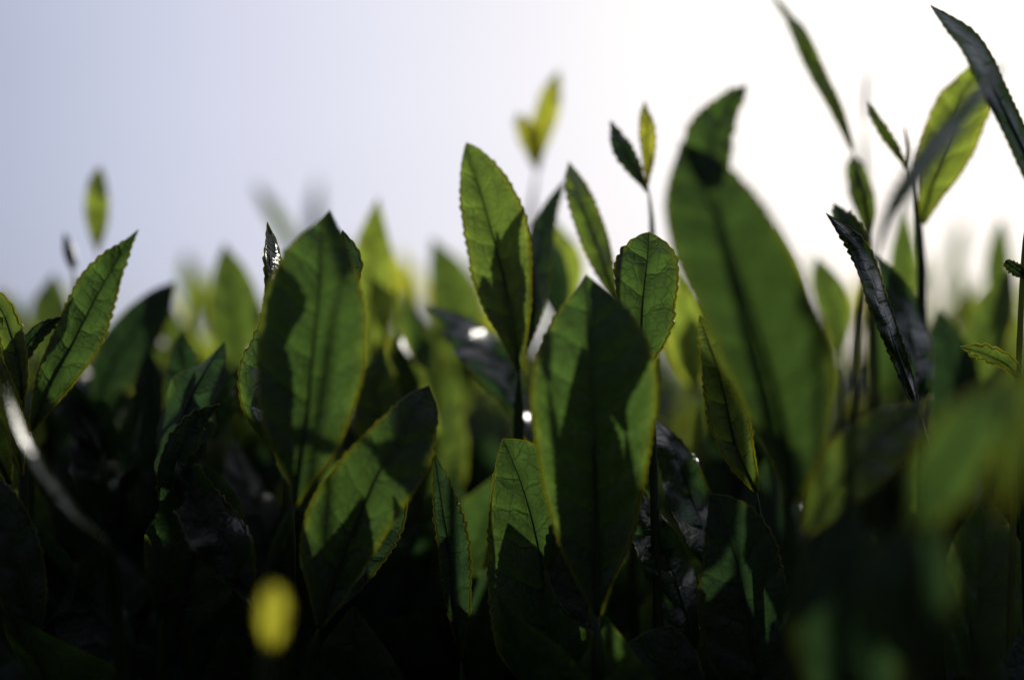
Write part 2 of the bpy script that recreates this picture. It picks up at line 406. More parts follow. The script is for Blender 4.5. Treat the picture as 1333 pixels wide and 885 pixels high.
rt = single('sharp serrated leaf low in front of the middle, upper part green and lower part black',
    [(725, 930, 21.6), (716, 820, 21.4), (702, 720, 21.2), (682, 640, 21.1), (655, 571, 21.2)], (62, 50),
    [(735, 1180, 22), (730, 1040, 21.8)], wst=[(0, 5, 5), (.1, 35, 30), (.3, 68, 55), (.5, 70, 62), (.68, 60, 62), (.82, 42, 55), (.92, 22, 40), (.97, 9, 22), (1, 0, 0)], tilt=(16, 8))
leaf(rt, [(728, 960, 21.7), (735, 860, 22.3), (724, 745, 22.6), (700, 628, 22.7)], (56, 50), 'dark', tilt=(20, 10), seed=31)  # leaf added behind to keep the sun off the lower half
rt = shoot('small sharply focused leaf with quilted veins and toothed edge, right of the middle', at(862, 1100, 21.5))
stem(rt, [(862, 1100, 21.5), (856, 800, 21.4), (850, 600, 21.3), (847, 505, 21.2)], .0010, .0006)
leaf(rt, [(847, 510, 21.2), (836, 460, 21.2), (837, 400, 21.15), (842, 345, 21.2), (845, 301, 21.4)], 40, 'mature',
    wst=[(0, 2, 2), (.12, 10, 9), (.28, 24, 28), (.45, 30, 40), (.6, 34, 41), (.75, 38, 38), (.85, 33, 32), (.93, 20, 20), (.98, 8, 8), (1, 0, 0)], tilt=(18, 14), teeth=1.4, quilt=2.6)
rt = shoot('tall upright leaf with pointed tip and fallen shadow, above the bluish glossy leaf', at(700, 1000, 23.5))
stem(rt, [(700, 1000, 23.5), (684, 700, 23), (676, 560, 22.8), (676, 480, 22.6)], .0012, .0008)
leaf(rt, [(676, 482, 22.6), (668, 420, 22.5), (650, 340, 22.4), (628, 260, 22.4), (608, 189, 22.7)], 44, 'mid',
    wst=[(0, 4, 4), (.12, 15, 12), (.28, 31, 28), (.45, 38, 41), (.62, 34, 46), (.78, 25, 38), (.9, 14, 22), (.97, 5, 9), (1, 0, 0)], tilt=(12, 16))
leaf(rt, [(680, 470, 22.9), (692, 410, 23.4), (700, 340, 24), (714, 280, 24.4), (738, 231, 24.6)], (18, 17), 'dark', tilt=(30, -20), hi=True)
leaf(rt, [(676, 482, 22.7), (684, 420, 23.4), (682, 350, 23.6), (676, 280, 23.6)], (13, 12), 'dark', tilt=(20, 10), seed=10)  # added leaf, put here for the shadow stripe beside the midrib
rt = shoot('narrow folded leaf leaning left with paler left half and dark right half', at(830, 1000, 24))
stem(rt, [(830, 1000, 24), (822, 700, 24), (815, 520, 23.8), (802, 392, 23.4)], .0010, .0006)
leaf(rt, [(803, 395, 23.4), (786, 345, 23.2), (768, 295, 23.2), (752, 250, 23.3), (740, 210, 23.6)], 1, 'mid',
    wst=[(0, 2, 2), (.15, 9, 8), (.35, 15, 15), (.55, 16, 18), (.75, 13, 16), (.9, 7, 9), (1, 0, 0)], tilt=(30, -55))
# big blurred leaf right of centre
rt = shoot('largest leaf of all, soft broad blade leaning left below a lighter twisted tip', at(1050, 1100, 18.5))
stem(rt, [(1050, 1100, 18.5), (1038, 850, 18.3), (1032, 650, 18)], .0014, .0010)
leaf(rt, [(1032, 655, 18), (1016, 540, 17.8), (982, 415, 17.6), (938, 295, 17.5), (884, 182, 17.8)], 1, 'mature',
    wst=[(0, 4, 4), (.1, 22, 38), (.25, 40, 68), (.4, 54, 80), (.55, 62, 72), (.7, 66, 60), (.82, 56, 50), (.91, 32, 34), (.97, 10, 13), (1, 0, 0)], tilt=(14, 18), ripple=.8, rib=1.2)
leaf(rt, [(936, 240, 17.9), (926, 208, 17.9), (928, 180, 17.95), (945, 147, 18.1), (972, 111, 18.4)], 1, 'mature',
    wst=[(0, 6, 8), (.15, 22, 22), (.35, 33, 27), (.55, 28, 20), (.75, 16, 10), (.9, 6, 4), (1, 0, 0)], tilt=(12, -16), ripple=.3)
stem(rt, [(1036, 800, 18.5), (1018, 600, 18.4), (985, 440, 18.1), (936, 242, 17.9)], .0008, .0005)
single('lit leaf with ladder-like side veins tucked behind the largest leaf', [(985, 640, 21), (958, 580, 20.8), (944, 520, 20.7), (930, 465, 20.6), (911, 412, 20.8)], (24, 26),
    [(1000, 1050, 21.5), (995, 780, 21.3)], tilt=(20, 20), wst=[(0, 2, 2), (.2, 16, 16), (.45, 24, 26), (.65, 22, 26), (.8, 14, 20), (.93, 7, 9), (1, 0, 0)], mat='mid', teeth=1.3, quilt=2.8)
# left of centre
rt = shoot('big broad leaf with patchy shadow, its point against the sky, left of the middle', at(330, 1050, 20.5))
stem(rt, [(330, 1050, 20.5), (338, 850, 20.2), (352, 740, 19.9), (384, 652, 19.5)], .0013, .0008)
leaf(rt, [(384, 656, 19.5), (396, 580, 19.4), (405, 480, 19.3), (416, 375, 19.3), (428, 278, 19.7)], 1, 'mature',
    wst=[(0, 3, 3), (.08, 12, 14), (.2, 44, 40), (.35, 64, 56), (.5, 71, 66), (.63, 71, 66), (.75, 58, 51), (.86, 36, 30), (.94, 14, 13), (1, 0, 0)], tilt=(12, 14), rib=1.1)
leaf(rt, [(384, 656, 19.6), (392, 590, 20.3), (398, 520, 20.6), (402, 450, 20.6), (408, 385, 20.5)], (44, 36), 'mature', tilt=(20, 10), seed=6)  # hidden leaf added to cast shade on the broad blade
leaf(rt, [(430, 420, 21.0), (440, 380, 21.2), (452, 340, 21.2), (446, 300, 21.2)], (22, 20), 'dark', tilt=(20, 10), seed=7)  # small added leaf that shades the upper part of the blade
rt = shoot('crinkled leaf with curled left edge peeping out behind the big broad leaf', at(372, 1050, 21.8))
stem(rt, [(372, 1050, 21.8), (378, 760, 21.5), (372, 600, 21.3)], .0011, .0008)
leaf(rt, [(372, 604, 21.3), (352, 540, 21.2), (345, 460, 21.1), (352, 370, 21.2), (348, 291, 21.4)], 1, 'mature',
    wst=[(0, 2, 2), (.15, 20, 20), (.33, 35, 30), (.42, 32, 30), (.5, 19, 30), (.6, 9, 28), (.7, 6, 24), (.82, 7, 18), (.92, 3, 12), (1, 0, 0)], tilt=(50, -62), ripple=.9, teeth=1.0, curl=.8, quilt=.4)
rt = single('leaf pointing up right with two lit windows divided by its dark midrib',
    [(415, 815, 20.3), (447, 722, 20.1), (482, 640, 20.0), (518, 572, 20.1), (559, 501, 20.4)], 1,
    [(385, 1100, 20.8), (396, 900, 20.6)], wst=[(0, 3, 3), (.12, 24, 18), (.28, 54, 32), (.42, 64, 40), (.56, 56, 46), (.7, 42, 50), (.82, 28, 38), (.92, 18, 26), (1, 0, 0)], tilt=(12, 16), sr=(.0012, .0009), rib=1.2)
leaf(rt, [(415, 815, 20.4), (470, 720, 21.0), (506, 660, 21.3), (520, 600, 21.4)], (34, 30), 'dark', tilt=(20, 10), seed=8)  # leaf added behind the blade to block part of the sun
leaf(rt, [(415, 815, 20.4), (430, 760, 21.0), (438, 700, 21.2), (436, 640, 21.2)], (14, 12), 'dark', tilt=(20, 10), seed=9)  # narrower shade caster, also added
single('dark leaf with glinting toothed right edge, tucked behind the up-right pointing leaf',
    [(600, 860, 21.8), (592, 790, 21.6), (585, 720, 21.4), (574, 650, 21.3), (566, 589, 21.5)], (13, 26),
    [(612, 1100, 22), (606, 960, 21.9)], mat='dark', tilt=(10, 30), teeth=1.3)
# left group
rt = shoot('lance-shaped leaf leaning right with hooked tip against the sky at far left', at(60, 1050, 23))
stem(rt, [(60, 1050, 23), (38, 800, 22.5), (36, 680, 22.2), (40, 560, 22.0)], .0012, .0009)
leaf(rt, [(40, 562, 22), (66, 505, 21.9), (103, 430, 21.9), (140, 360, 22.1), (179, 301, 22.5)], 1, 'mature',
    wst=[(0, 2, 2), (.12, 12, 11), (.3, 24, 25), (.5, 29, 30), (.68, 30, 22), (.82, 19, 11), (.92, 7, 4), (1, 0, 0)], tilt=(14, 18))
leaf(rt, [(40, 562, 22.1), (88, 480, 22.8), (124, 420, 23.0), (148, 366, 23.1)], (14, 12), 'mature', tilt=(20, 10), seed=41)  # leaf added behind to lay a shadow stripe down the blade
leaf(rt, [(22, 490, 21.8), (30, 460, 21.6), (50, 433, 21.5), (81, 412, 21.4)], (9, 9), 'dark', tilt=(10, 30))
rt = shoot('glossy yellow-edged leaf bending over at the far left rim of the picture', at(20, 1000, 21.5))
stem(rt, [(20, 1000, 21.5), (30, 700, 21.4), (30, 530, 21.2)], .0009, .0007)
leaf(rt, [(30, 532, 21.2), (27, 490, 21.1), (18, 440, 21.2), (2, 400, 21.3), (-30, 380, 21.6)], (17, 12), 'mid', tilt=(-30, 60), bow=.3)
leaf(rt, [(30, 620, 21.2), (20, 560, 21.1), (6, 510, 21.0), (-8, 450, 21.0)], (14, 14), 'young', tilt=(-20, 40))
single('shiny strap leaf seen edge on, arching down right with a white highlight at far left',
    [(140, 706, 18.0), (100, 670, 17.7), (62, 622, 17.6), (32, 570, 17.6), (5, 500, 17.8)], (7, 6),
    [(170, 1000, 20.5), (152, 800, 19.5)], mat='glossy', tilt=(78, -78), hi=True, ripple=.2, quilt=.5, P=NARROW)
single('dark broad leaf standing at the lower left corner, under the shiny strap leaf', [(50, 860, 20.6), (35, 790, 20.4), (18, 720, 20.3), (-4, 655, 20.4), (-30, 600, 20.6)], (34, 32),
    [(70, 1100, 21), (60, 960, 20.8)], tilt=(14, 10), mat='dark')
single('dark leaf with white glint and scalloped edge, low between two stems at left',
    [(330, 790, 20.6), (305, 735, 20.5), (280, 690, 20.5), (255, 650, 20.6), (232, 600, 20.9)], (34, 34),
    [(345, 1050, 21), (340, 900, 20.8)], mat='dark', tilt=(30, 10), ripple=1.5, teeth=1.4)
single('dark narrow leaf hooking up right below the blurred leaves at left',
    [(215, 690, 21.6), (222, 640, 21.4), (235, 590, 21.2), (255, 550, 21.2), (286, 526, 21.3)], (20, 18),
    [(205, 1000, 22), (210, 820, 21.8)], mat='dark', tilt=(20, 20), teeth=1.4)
# right group
rt = shoot('dark in-focus leaf arching down right with pale ridged highlight along its fold', at(1230, 1000, 21.8))
stem(rt, [(1230, 1000, 21.8), (1215, 760, 21.6), (1205, 600, 21.4), (1196, 535, 21.2)], .0011, .0008)
leaf(rt, [(1197, 540, 21.2), (1172, 470, 21.1), (1146, 400, 21.1), (1118, 325, 21.2), (1074, 276, 21.5)], 1, 'glossy',
    wst=[(0, 2, 2), (.15, 7, 8), (.35, 10, 11), (.55, 12, 12), (.72, 12, 12), (.86, 8, 9), (1, 0, 0)], tilt=(48, -77), ripple=.8, teeth=.9, quilt=2.5)
leaf(rt, [(1200, 560, 22.8), (1194, 480, 23), (1176, 400, 23.4), (1140, 330, 23.6)], (20, 22), 'glossy', tilt=(55, -68), ripple=1, quilt=2)
leaf(rt, [(1140, 345, 22), (1120, 320, 22.3), (1100, 290, 22.6), (1085, 265, 23)], (12, 14), 'mature', tilt=(10, 10))
rt = shoot('thin leaf hanging from the top right corner, grey-green and toothed', at(1420, 900, 21))
stem(rt, [(1420, 900, 21), (1410, 600, 20.8), (1390, 400, 20.5), (1365, 270, 20.3)], .0011, .0008)
leaf(rt, [(1368, 275, 20.3), (1330, 190, 20.1), (1298, 125, 20.0), (1262, 55, 20.1), (1211, 7, 20.4)], 1, 'glossy',
    wst=[(0, 3, 3), (.2, 12, 12), (.45, 13, 14), (.65, 14, 14), (.8, 12, 12), (.9, 6, 7), (.95, 3, 4), (1, 0, 0)], tilt=(74, -76), teeth=.6, ripple=.2)
rt = shoot('tall translucent olive leaf on a straight dark stem, crossed by thin bluish leaves', at(1215, 950, 24.5))
stem(rt, [(1215, 950, 24.5), (1206, 650, 24.2), (1200, 450, 24), (1200, 290, 23.8)], .0012, .0008)
leaf(rt, [(1200, 292, 23.8), (1212, 245, 23.7), (1232, 190, 23.7), (1252, 130, 23.9), (1277, 80, 24.2)], 1, 'young',
    wst=[(0, 3, 3), (.15, 12, 15), (.32, 26, 30), (.5, 32, 38), (.68, 30, 38), (.82, 20, 30), (.92, 10, 16), (1, 0, 0)], tilt=(20, 15))
rt = shoot('bluish blurred blade curving up right in front of the olive leaf', at(1120, 1000, 17.5))
stem(rt, [(1120, 1000, 17.5), (1110, 700, 17.2), (1118, 450, 16.9), (1140, 330, 16.7)], .0008, .0006)
leaf(rt, [(1140, 332, 16.7), (1158, 280, 16.5), (1196, 220, 16.4), (1250, 150, 16.3), (1312, 76, 16.5)], (13, 14), 'glossy', tilt=(-76, 76), P=NARROW, ripple=.2)
rt = shoot('slim olive leaf tilted left near the top with a pale pointed tip', at(1150, 900, 26))
stem(rt, [(1150, 900, 26), (1140, 500, 25.4), (1130, 290, 25), (1108, 185, 24.8)], .0008, .0006)
leaf(rt, [(1110, 195, 24.8), (1090, 145, 24.8), (1062, 90, 25), (1036, 35, 25.4), (1005, -8, 26.5)], 1, 'mid',
    wst=[(0, 2, 2), (.2, 7, 7), (.45, 10, 9), (.7, 8, 7), (.78, 5, 3), (.9, 3, 2), (1, 0, 0)], tilt=(45, -45))
leaf(rt, [(1130, 320, 25), (1128, 280, 25), (1118, 240, 25.2), (1108, 200, 25.6)], (14, 15), 'mid', tilt=(20, 10))
rt = shoot('dark-stemmed sprig with tiny curved leaf and needle bud against the white sky', at(1215, 900, 24.6))
stem(rt, [(1215, 900, 24.6), (1205, 500, 24.3), (1194, 290, 23.6), (1182, 212, 23.3)], .0007, .0005)
leaf(rt, [(1183, 222, 23.3), (1165, 192, 23.2), (1145, 162, 23.2), (1130, 132, 23.5)], (6, 5), 'mid', tilt=(40, -40), P=NARROW)
bud(rt, [(1182, 216, 23.3), (1182, 192, 23.4), (1176, 160, 23.6)], 3.2, 'mid')
rt = shoot('pale needle tip standing very blurred between the top right sprigs', at(1120, 900, 30), None)
stem(rt, [(1120, 900, 30), (1128, 400, 29), (1126, 200, 28.6), (1126, 150, 28.5)], .0007, .0006)
bud(rt, [(1126, 160, 28.5), (1127, 120, 28.6), (1131, 78, 29)], 4, 'mid')
# two-leaf sprigs above the middle
rt = shoot('blurred yellow-green two-leaf sprig rising highest above the middle', at(680, 900, 31))
stem(rt, [(680, 900, 31), (684, 500, 30), (690, 300, 29), (700, 216, 28.6)], .0009, .0007, M_STEMY)
leaf(rt, [(700, 224, 28.6), (702, 185, 28.4), (714, 140, 28.5), (728, 92, 28.8)], (15, 14), 'lime', tilt=(20, -10))
leaf(rt, [(700, 224, 28.6), (694, 195, 28.3), (684, 172, 28.3), (674, 146, 28.6)], (11, 10), 'lime', tilt=(10, 20))
rt = shoot('sprig of one dark leaf and one upright yellow bud above the small quilted leaf', at(852, 950, 24.5))
stem(rt, [(852, 950, 24.5), (852, 500, 24), (849, 300, 23.6), (842, 236, 23.4)], .0008, .0005)
leaf(rt, [(843, 250, 23.4), (828, 222, 23.3), (812, 195, 23.3), (795, 157, 23.6)], (12, 10), 'dark', tilt=(25, -50))
leaf(rt, [(843, 240, 23.4), (844, 205, 23.5), (842, 170, 23.5), (839, 132, 23.8)], (9, 9), 'lime', tilt=(-30, 20), name='bud_leaf')
# left background sprigs
rt = shoot('single upright yellow-green spindle leaf standing alone against the sky at left', at(130, 900, 29))
stem(rt, [(130, 900, 29), (128, 500, 28), (127, 330, 27.4)], .0008, .0005, M_STEMY)
leaf(rt, [(127, 330, 27.4), (127, 295, 27.2), (127, 255, 27.2), (130, 216, 27.5)], (15, 14), 'young', tilt=(10, -20))
rt = shoot('dark rounded bud on a thin stalk behind the lance-shaped leaf', at(100, 900, 26))
stem(rt, [(100, 900, 26), (102, 600, 25.8), (100, 400, 25.6), (94, 338, 25.5)], .0007, .0006, M_STEMY)
bud(rt, [(96, 350, 25.5), (90, 328, 25.5), (84, 302, 25.6)], 8, 'dark')
# foreground blur
rt = shoot('small glowing yellow leaf blob low in front, the brightest yellow of all', at(340, 1150, 15.3))
stem(rt, [(340, 1150, 15.3), (346, 950, 15.1), (352, 840, 14.95)], .0008, .0006)
leaf(rt, [(354, 846, 14.95), (355, 815, 14.9), (356, 780, 14.9), (354, 758, 14.95)], (18, 17), 'yellow', tilt=(8, 8), P=BLUNT)
rt = shoot('soft foreground leaf rising right to a fine toothed tip at lower right', at(1020, 1100, 18))
stem(rt, [(1020, 1100, 18), (1030, 850, 17.9), (1050, 690, 17.8)], .0012, .0009)
leaf(rt, [(1050, 695, 18.0), (1080, 645, 18.0), (1115, 600, 18.1), (1158, 560, 18.4), (1213, 515, 18.9)], 1, 'mid', tilt=(14, 14), wst=[(0, 3, 3), (.15, 22, 22), (.35, 36, 40), (.55, 34, 40), (.72, 22, 28), (.85, 10, 13), (.93, 4, 5), (1, 0, 0)])
rt = shoot('very blurred broad leaf filling the lower right, pale olive where lit', at(1180, 1150, 15))
stem(rt, [(1180, 1150, 15), (1190, 850, 14.8), (1196, 690, 14.6)], .0012, .0009)
leaf(rt, [(1196, 700, 14.6), (1212, 645, 14.5), (1240, 590, 14.4), (1275, 540, 14.4), (1318, 484, 14.6)], 1, 'mature', tilt=(12, 10), wst=[(0, 3, 3), (.15, 20, 22), (.35, 36, 40), (.55, 34, 40), (.72, 24, 30), (.87, 10, 14), (1, 0, 0)])
leaf(rt, [(1205, 900, 14.9), (1212, 800, 14.8), (1216, 730, 14.8), (1214, 655, 15)], (90, 22), 'dark', tilt=(10, 10))
rt = shoot('brownish blurred stalk leaf crossing the right rim low down', at(1270, 1150, 14.6))
stem(rt, [(1270, 1150, 14.6), (1285, 850, 14.4), (1300, 680, 14.2)], .0010, .0008)
leaf(rt, [(1300, 680, 14.2), (1312, 610, 14.1), (1328, 530, 14.1), (1350, 450, 14.2)], (16, 18), 'mid', tilt=(20, 20))
rt = shoot('dark blurred leaf standing under the soft foreground leaf', at(1100, 1200, 16))
stem(rt, [(1100, 1200, 16), (1108, 1000, 15.9)], .0012, .001)
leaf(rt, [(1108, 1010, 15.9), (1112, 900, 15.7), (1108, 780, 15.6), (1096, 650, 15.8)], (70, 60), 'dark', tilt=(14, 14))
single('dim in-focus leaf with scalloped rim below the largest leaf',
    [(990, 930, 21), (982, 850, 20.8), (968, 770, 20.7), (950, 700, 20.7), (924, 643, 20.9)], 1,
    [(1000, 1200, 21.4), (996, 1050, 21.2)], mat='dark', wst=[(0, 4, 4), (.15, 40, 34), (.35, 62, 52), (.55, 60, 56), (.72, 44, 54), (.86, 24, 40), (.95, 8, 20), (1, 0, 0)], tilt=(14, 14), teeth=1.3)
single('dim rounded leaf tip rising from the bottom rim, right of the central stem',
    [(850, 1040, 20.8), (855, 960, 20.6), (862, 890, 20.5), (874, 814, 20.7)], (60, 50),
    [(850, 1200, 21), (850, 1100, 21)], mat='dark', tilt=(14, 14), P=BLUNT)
single('small leaf with a glinting ridge pointing left beside the far right stem',
    [(1330, 500, 21.2), (1312, 476, 21.1), (1285, 462, 21.1), (1250, 451, 21.2)], (8, 12),
    [(1345, 1000, 21.8), (1336, 700, 21.5)], mat='mid', tilt=(-70, 50), teeth=1.3)
rt = shoot('slender hairy stem rising along the far right rim', at(1310, 1000, 21.6))
stem(rt, [(1310, 1000, 21.6), (1318, 700, 21.4), (1326, 480, 21.2), (1332, 350, 21.2), (1340, 260, 21.3)], .0006, .0004, M_STEMY)
leaf(rt, [(1336, 360, 21.2), (1322, 350, 21.1), (1308, 340, 21.2)], (6, 6), 'dark', tilt=(20, 20))
# bluish glossy backs
single('bluish glossy leaf slanting down right between two upright leaves',
    [(692, 575, 23.6), (672, 520, 24), (638, 465, 24.4), (600, 425, 24.8), (556, 398, 25.2)], (30, 24),
    [(712, 1000, 24.5), (702, 700, 24)], mat='glossy', tilt=(58, -68), quilt=2, ripple=1.2)
single('bluish crinkled leaf just right of the central leaf, catching pale streaks',
    [(930, 760, 21.8), (915, 690, 21.8), (898, 640, 22), (880, 590, 22.2), (852, 545, 22.4)], (30, 24),
    [(945, 1050, 22.2), (938, 880, 22)], mat='glossy', tilt=(58, -68), quilt=3, ripple=2.2)
single('crumpled dark leaf with white dots of light under the bluish crinkled leaf',
    [(905, 860, 21.6), (890, 790, 21.5), (870, 730, 21.6), (845, 680, 21.8), (828, 628, 22)], (32, 26),
    [(925, 1100, 22), (915, 960, 21.8)], mat='glossy', tilt=(58, -68), quilt=3, ripple=2.4)
single('blue-grey sheened leaf in the shade, left of the hooked leaf',
    [(150, 720, 23.5), (140, 660, 23.6), (125, 600, 23.8), (100, 540, 24)], (32, 30),
    [(165, 1000, 24), (158, 850, 23.8)], mat='glossy', tilt=(58, -68), quilt=3, ripple=1.4)

# middle-distance blurred leaves whose outline shows against the sky
BG = [
    ('soft yellow-green leaf tip behind the big broad leaf, right of its point', [(488, 520, 27.4), (482, 430, 27.2), (484, 350, 27.1), (492, 256, 27.4)], (30, 30), 'young'),
    ('soft pale green leaf standing left of the big broad leaf', [(318, 560, 28.6), (312, 470, 28.4), (305, 400, 28.3), (292, 316, 28.7)], (34, 36), 'mid'),
    ('soft green leaf leaning left, between the bluish leaf and the yellow-green tip', [(612, 520, 30), (602, 440, 30), (590, 380, 30), (562, 308, 30.4)], (32, 34), 'mid'),
    ('dark blurred leaf leaning right behind the lance-shaped leaf', [(120, 540, 26), (150, 470, 25.8), (185, 420, 25.8), (228, 366, 26.2)], (30, 34), 'dark'),
    ('dark leaf with a wiry tip, between the lance-shaped leaf and the pale green leaf', [(255, 640, 23.8), (246, 560, 23.6), (240, 490, 23.6), (238, 428, 23.8)], (30, 26), 'dark'),
    ('short blurred leaf behind the dark round bud', [(62, 500, 29), (64, 450, 29), (66, 410, 29), (70, 355, 29.4)], (24, 24), 'mid'),
    ('blurred dark leaf between the dark leaf with wiry tip and the big broad leaf', [(215, 720, 25), (206, 620, 24.8), (200, 540, 24.8), (192, 450, 25)], (34, 30), 'dark'),
    ('faint yellow leaf tip far behind, left of the pale green leaf', [(262, 450, 38), (256, 410, 38), (250, 370, 38), (243, 328, 38.6)], (16, 15), 'young'),
    ('faint slanting olive sprig far behind, above the big broad leaf', [(400, 360, 37), (376, 310, 36.6), (352, 270, 36.5), (330, 236, 37)], (10, 10), 'mid'),
    ('faint upright grey sprig far behind, touching the big broad leaf point', [(408, 380, 41), (408, 320, 40.6), (410, 280, 40.5), (414, 230, 41)], (10, 9), 'dark'),
    ('yellow-green blurred leaf glimpsed right of the tall upright leaf', [(742, 420, 28), (735, 370, 27.8), (728, 330, 27.8), (720, 285, 28)], (28, 28), 'young'),
    ('dark blurred leaf just behind the narrow folded leaf', [(728, 425, 25.5), (726, 390, 25.4), (718, 350, 25.4), (706, 300, 25.8)], (24, 22), 'dark'),
    ('olive blurred leaf below the olive translucent leaf, left of its stem', [(1172, 460, 28), (1174, 390, 27.8), (1176, 330, 27.8), (1174, 268, 28.2)], (19, 19), 'mid'),
    ('blurred pointed leaf with sky on both sides near the right rim', [(1296, 440, 31), (1298, 390, 31), (1300, 340, 31), (1303, 282, 31.4)], (16, 16), 'mid'),
    ('blurred yellow-flanked leaf right of the largest leaf', [(1095, 470, 26.5), (1088, 420, 26.4), (1078, 380, 26.4), (1063, 334, 26.8)], (20, 22), 'mid'),
    ('faint thin sprig far behind, left of the blurred pointed leaf', [(1242, 400, 42), (1243, 350, 42), (1246, 320, 42), (1256, 284, 42.6)], (9, 9), 'mid'),
    ('yellow-green leaf glowing low behind the gap right of the small quilted leaf', [(905, 520, 27), (898, 460, 26.8), (892, 400, 26.8), (888, 350, 27)], (28, 26), 'young'),
    ('blurred green leaf glimpsed in the dark left of the bluish glossy leaf', [(545, 680, 26), (540, 600, 25.8), (530, 520, 25.8), (515, 440, 26)], (34, 34), 'mid'),
    ('blurred olive leaf between the big broad leaf and the up-right pointing leaf', [(500, 640, 25), (496, 570, 24.8), (490, 510, 24.8), (500, 450, 25)], (30, 30), 'mid'),
    ('blurred leaf with pale rim behind the right rim stem', [(1262, 560, 27), (1268, 490, 26.8), (1285, 430, 26.8), (1318, 350, 27.2)], (30, 28), 'mid'),
    ('blurred dark leaf low behind the in-focus arching leaf', [(1250, 640, 26), (1246, 560, 26), (1240, 480, 26), (1222, 400, 26.4)], (36, 34), 'dark'),
    ('blurred yellow-tipped leaf at the upper gap beside the largest leaf', [(1030, 480, 28), (1022, 420, 28), (1012, 360, 28), (1000, 300, 28.4)], (22, 22), 'young'),
]
for lab, pts, w, mt in BG:
    b = pts[0]
    root = shoot(lab, at(b[0] + 6, b[1] + 420, b[2] + .6))
    stem(root, [(b[0] + 6, b[1] + 420, b[2] + .6), (b[0] + 2, b[1] + 200, b[2] + .3), b], .0010, .0007, M_STEMY if mt == 'young' else None)
    leaf(root, pts, w, mt, hi=b[2] < 25.5, tilt=(rnd.uniform(5, 25), rnd.uniform(-10, 25)), seed=int(b[0]))
#FILL
# ------------------------------------------------------------------ repeated shoots further back
def free_leaf(base, direction, facing, length, halfw, origin, seed, droop=0.25, tilt=16):
    r = random.Random(seed)
    d = direction.normalized(); up = Vector((0, 0, 1))
    P = []
    side = d.cross(facing).normalized()
    for k in range(5):
        t = k / 4
        P.append(base + d * (length * t) + facing * (length * droop * (t ** 2) * .5) + side * (length * .06 * math.sin(t * 3 + seed)))
    fr = lambda p: facing
    return leaf_data(P, fr, lambda t: prof(STD, t) * halfw, lambda t: prof(STD, t) * halfw, origin, tilt, tilt, hi=False, seed=seed, ripple=.5)

def make_fill(seed, tone):
    r = random.Random(seed)
    H = 0.085
    root = bpy.data.objects.new('tea_shoot', None); COL.objects.link(root)
    O = Vector((0, 0, 0))
    pts = [Vector((0, 0, 0)), Vector((r.uniform(-.004, .004), 0, H * .4)), Vector((r.uniform(-.006, .006), 0, H))]
    sp, _ = resample(pts, 12)
    tv, tf = tube_data(sp, [.0011 - .0005 * i / 12 for i in range(13)], 6)
    link('stem', mk('stem', tv, tf, [M_STEM]), root)
    nl = 5
    for k in range(nl):
        a = r.uniform(0, .6) + k * 2.4
        z = H * (.25 + .75 * k / (nl - 1)); ix = int(12 * z / H)
        out = Vector((math.cos(a), math.sin(a), 0)); el = R(r.uniform(48, 78) + (8 if k == nl - 1 else 0))
        d = out * math.cos(el) + Vector((0, 0, math.sin(el)))
        ln = r.uniform(.036, .050) * (1 - .12 * k)
        hw = ln * r.uniform(.19, .24)
        fc = (-out * math.sin(el) + Vector((0, 0, math.cos(el)))).normalized()
        vs, fs, mi, uc, un, rb, lnn = free_leaf(sp[min(ix, 12)], d, -fc, ln, hw, O, seed * 10 + k, droop=r.uniform(-.1, .35))
        mt = tone[0] if k < nl - 2 else tone[1]
        me = mk('leaf', vs, fs, [M[mt]]); add_uv(me, uc, un); lf = link('leaf', me, root)
        tv, tf = tube_data(rb, [max(.00006, .00045 * (1 - .9 * i / (len(rb) - 1))) for i in range(len(rb))], 5)
        link('midrib', mk('midrib', tv, tf, [M_RIB]), lf)
    return root
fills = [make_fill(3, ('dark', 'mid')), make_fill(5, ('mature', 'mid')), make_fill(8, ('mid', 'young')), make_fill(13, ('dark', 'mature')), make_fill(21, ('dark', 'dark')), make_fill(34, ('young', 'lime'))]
def dup(src):
    r = src.copy(); COL.objects.link(r)
    for ch in list(src.children):
        c = ch.copy(); COL.objects.link(c); c.parent = r
        for g in ch.children:
            q = g.copy(); COL.objects.link(q); q.parent = c
    return r
used = [False] * 6
RAY0 = at(355, 795, 14.9); RAYS = [RAY0, at(1120, 610, 18.2), at(1245, 580, 14.4)]
def in_gap(p, rad=.017):
    """small gaps in the leaves through which the sun reaches the low front leaves"""
    for r0 in RAYS:
        q = p - r0; s_ = q.dot(SUN_DIR)
        if .02 < s_ < (.34 if r0 is RAY0 else .15) and (q - SUN_DIR * s_).length < rad * (1 if r0 is RAY0 else .8): return True
    return False
def place_fill(k, loc, rz, sc, label, group):
    if any(in_gap(Vector(loc) + Vector((0, 0, h * sc)), .028) for h in (.03, .05, .07, .09, .11)): return
    if used[k]: o = dup(fills[k])
    else: o = fills[k]; used[k] = True
    o.location = loc; o.rotation_euler = (rnd.uniform(-.15, .15), rnd.uniform(-.15, .15), rz); o.scale = (sc, sc, sc)
    o['label'] = label; o['category'] = 'tea shoot'; o['group'] = group
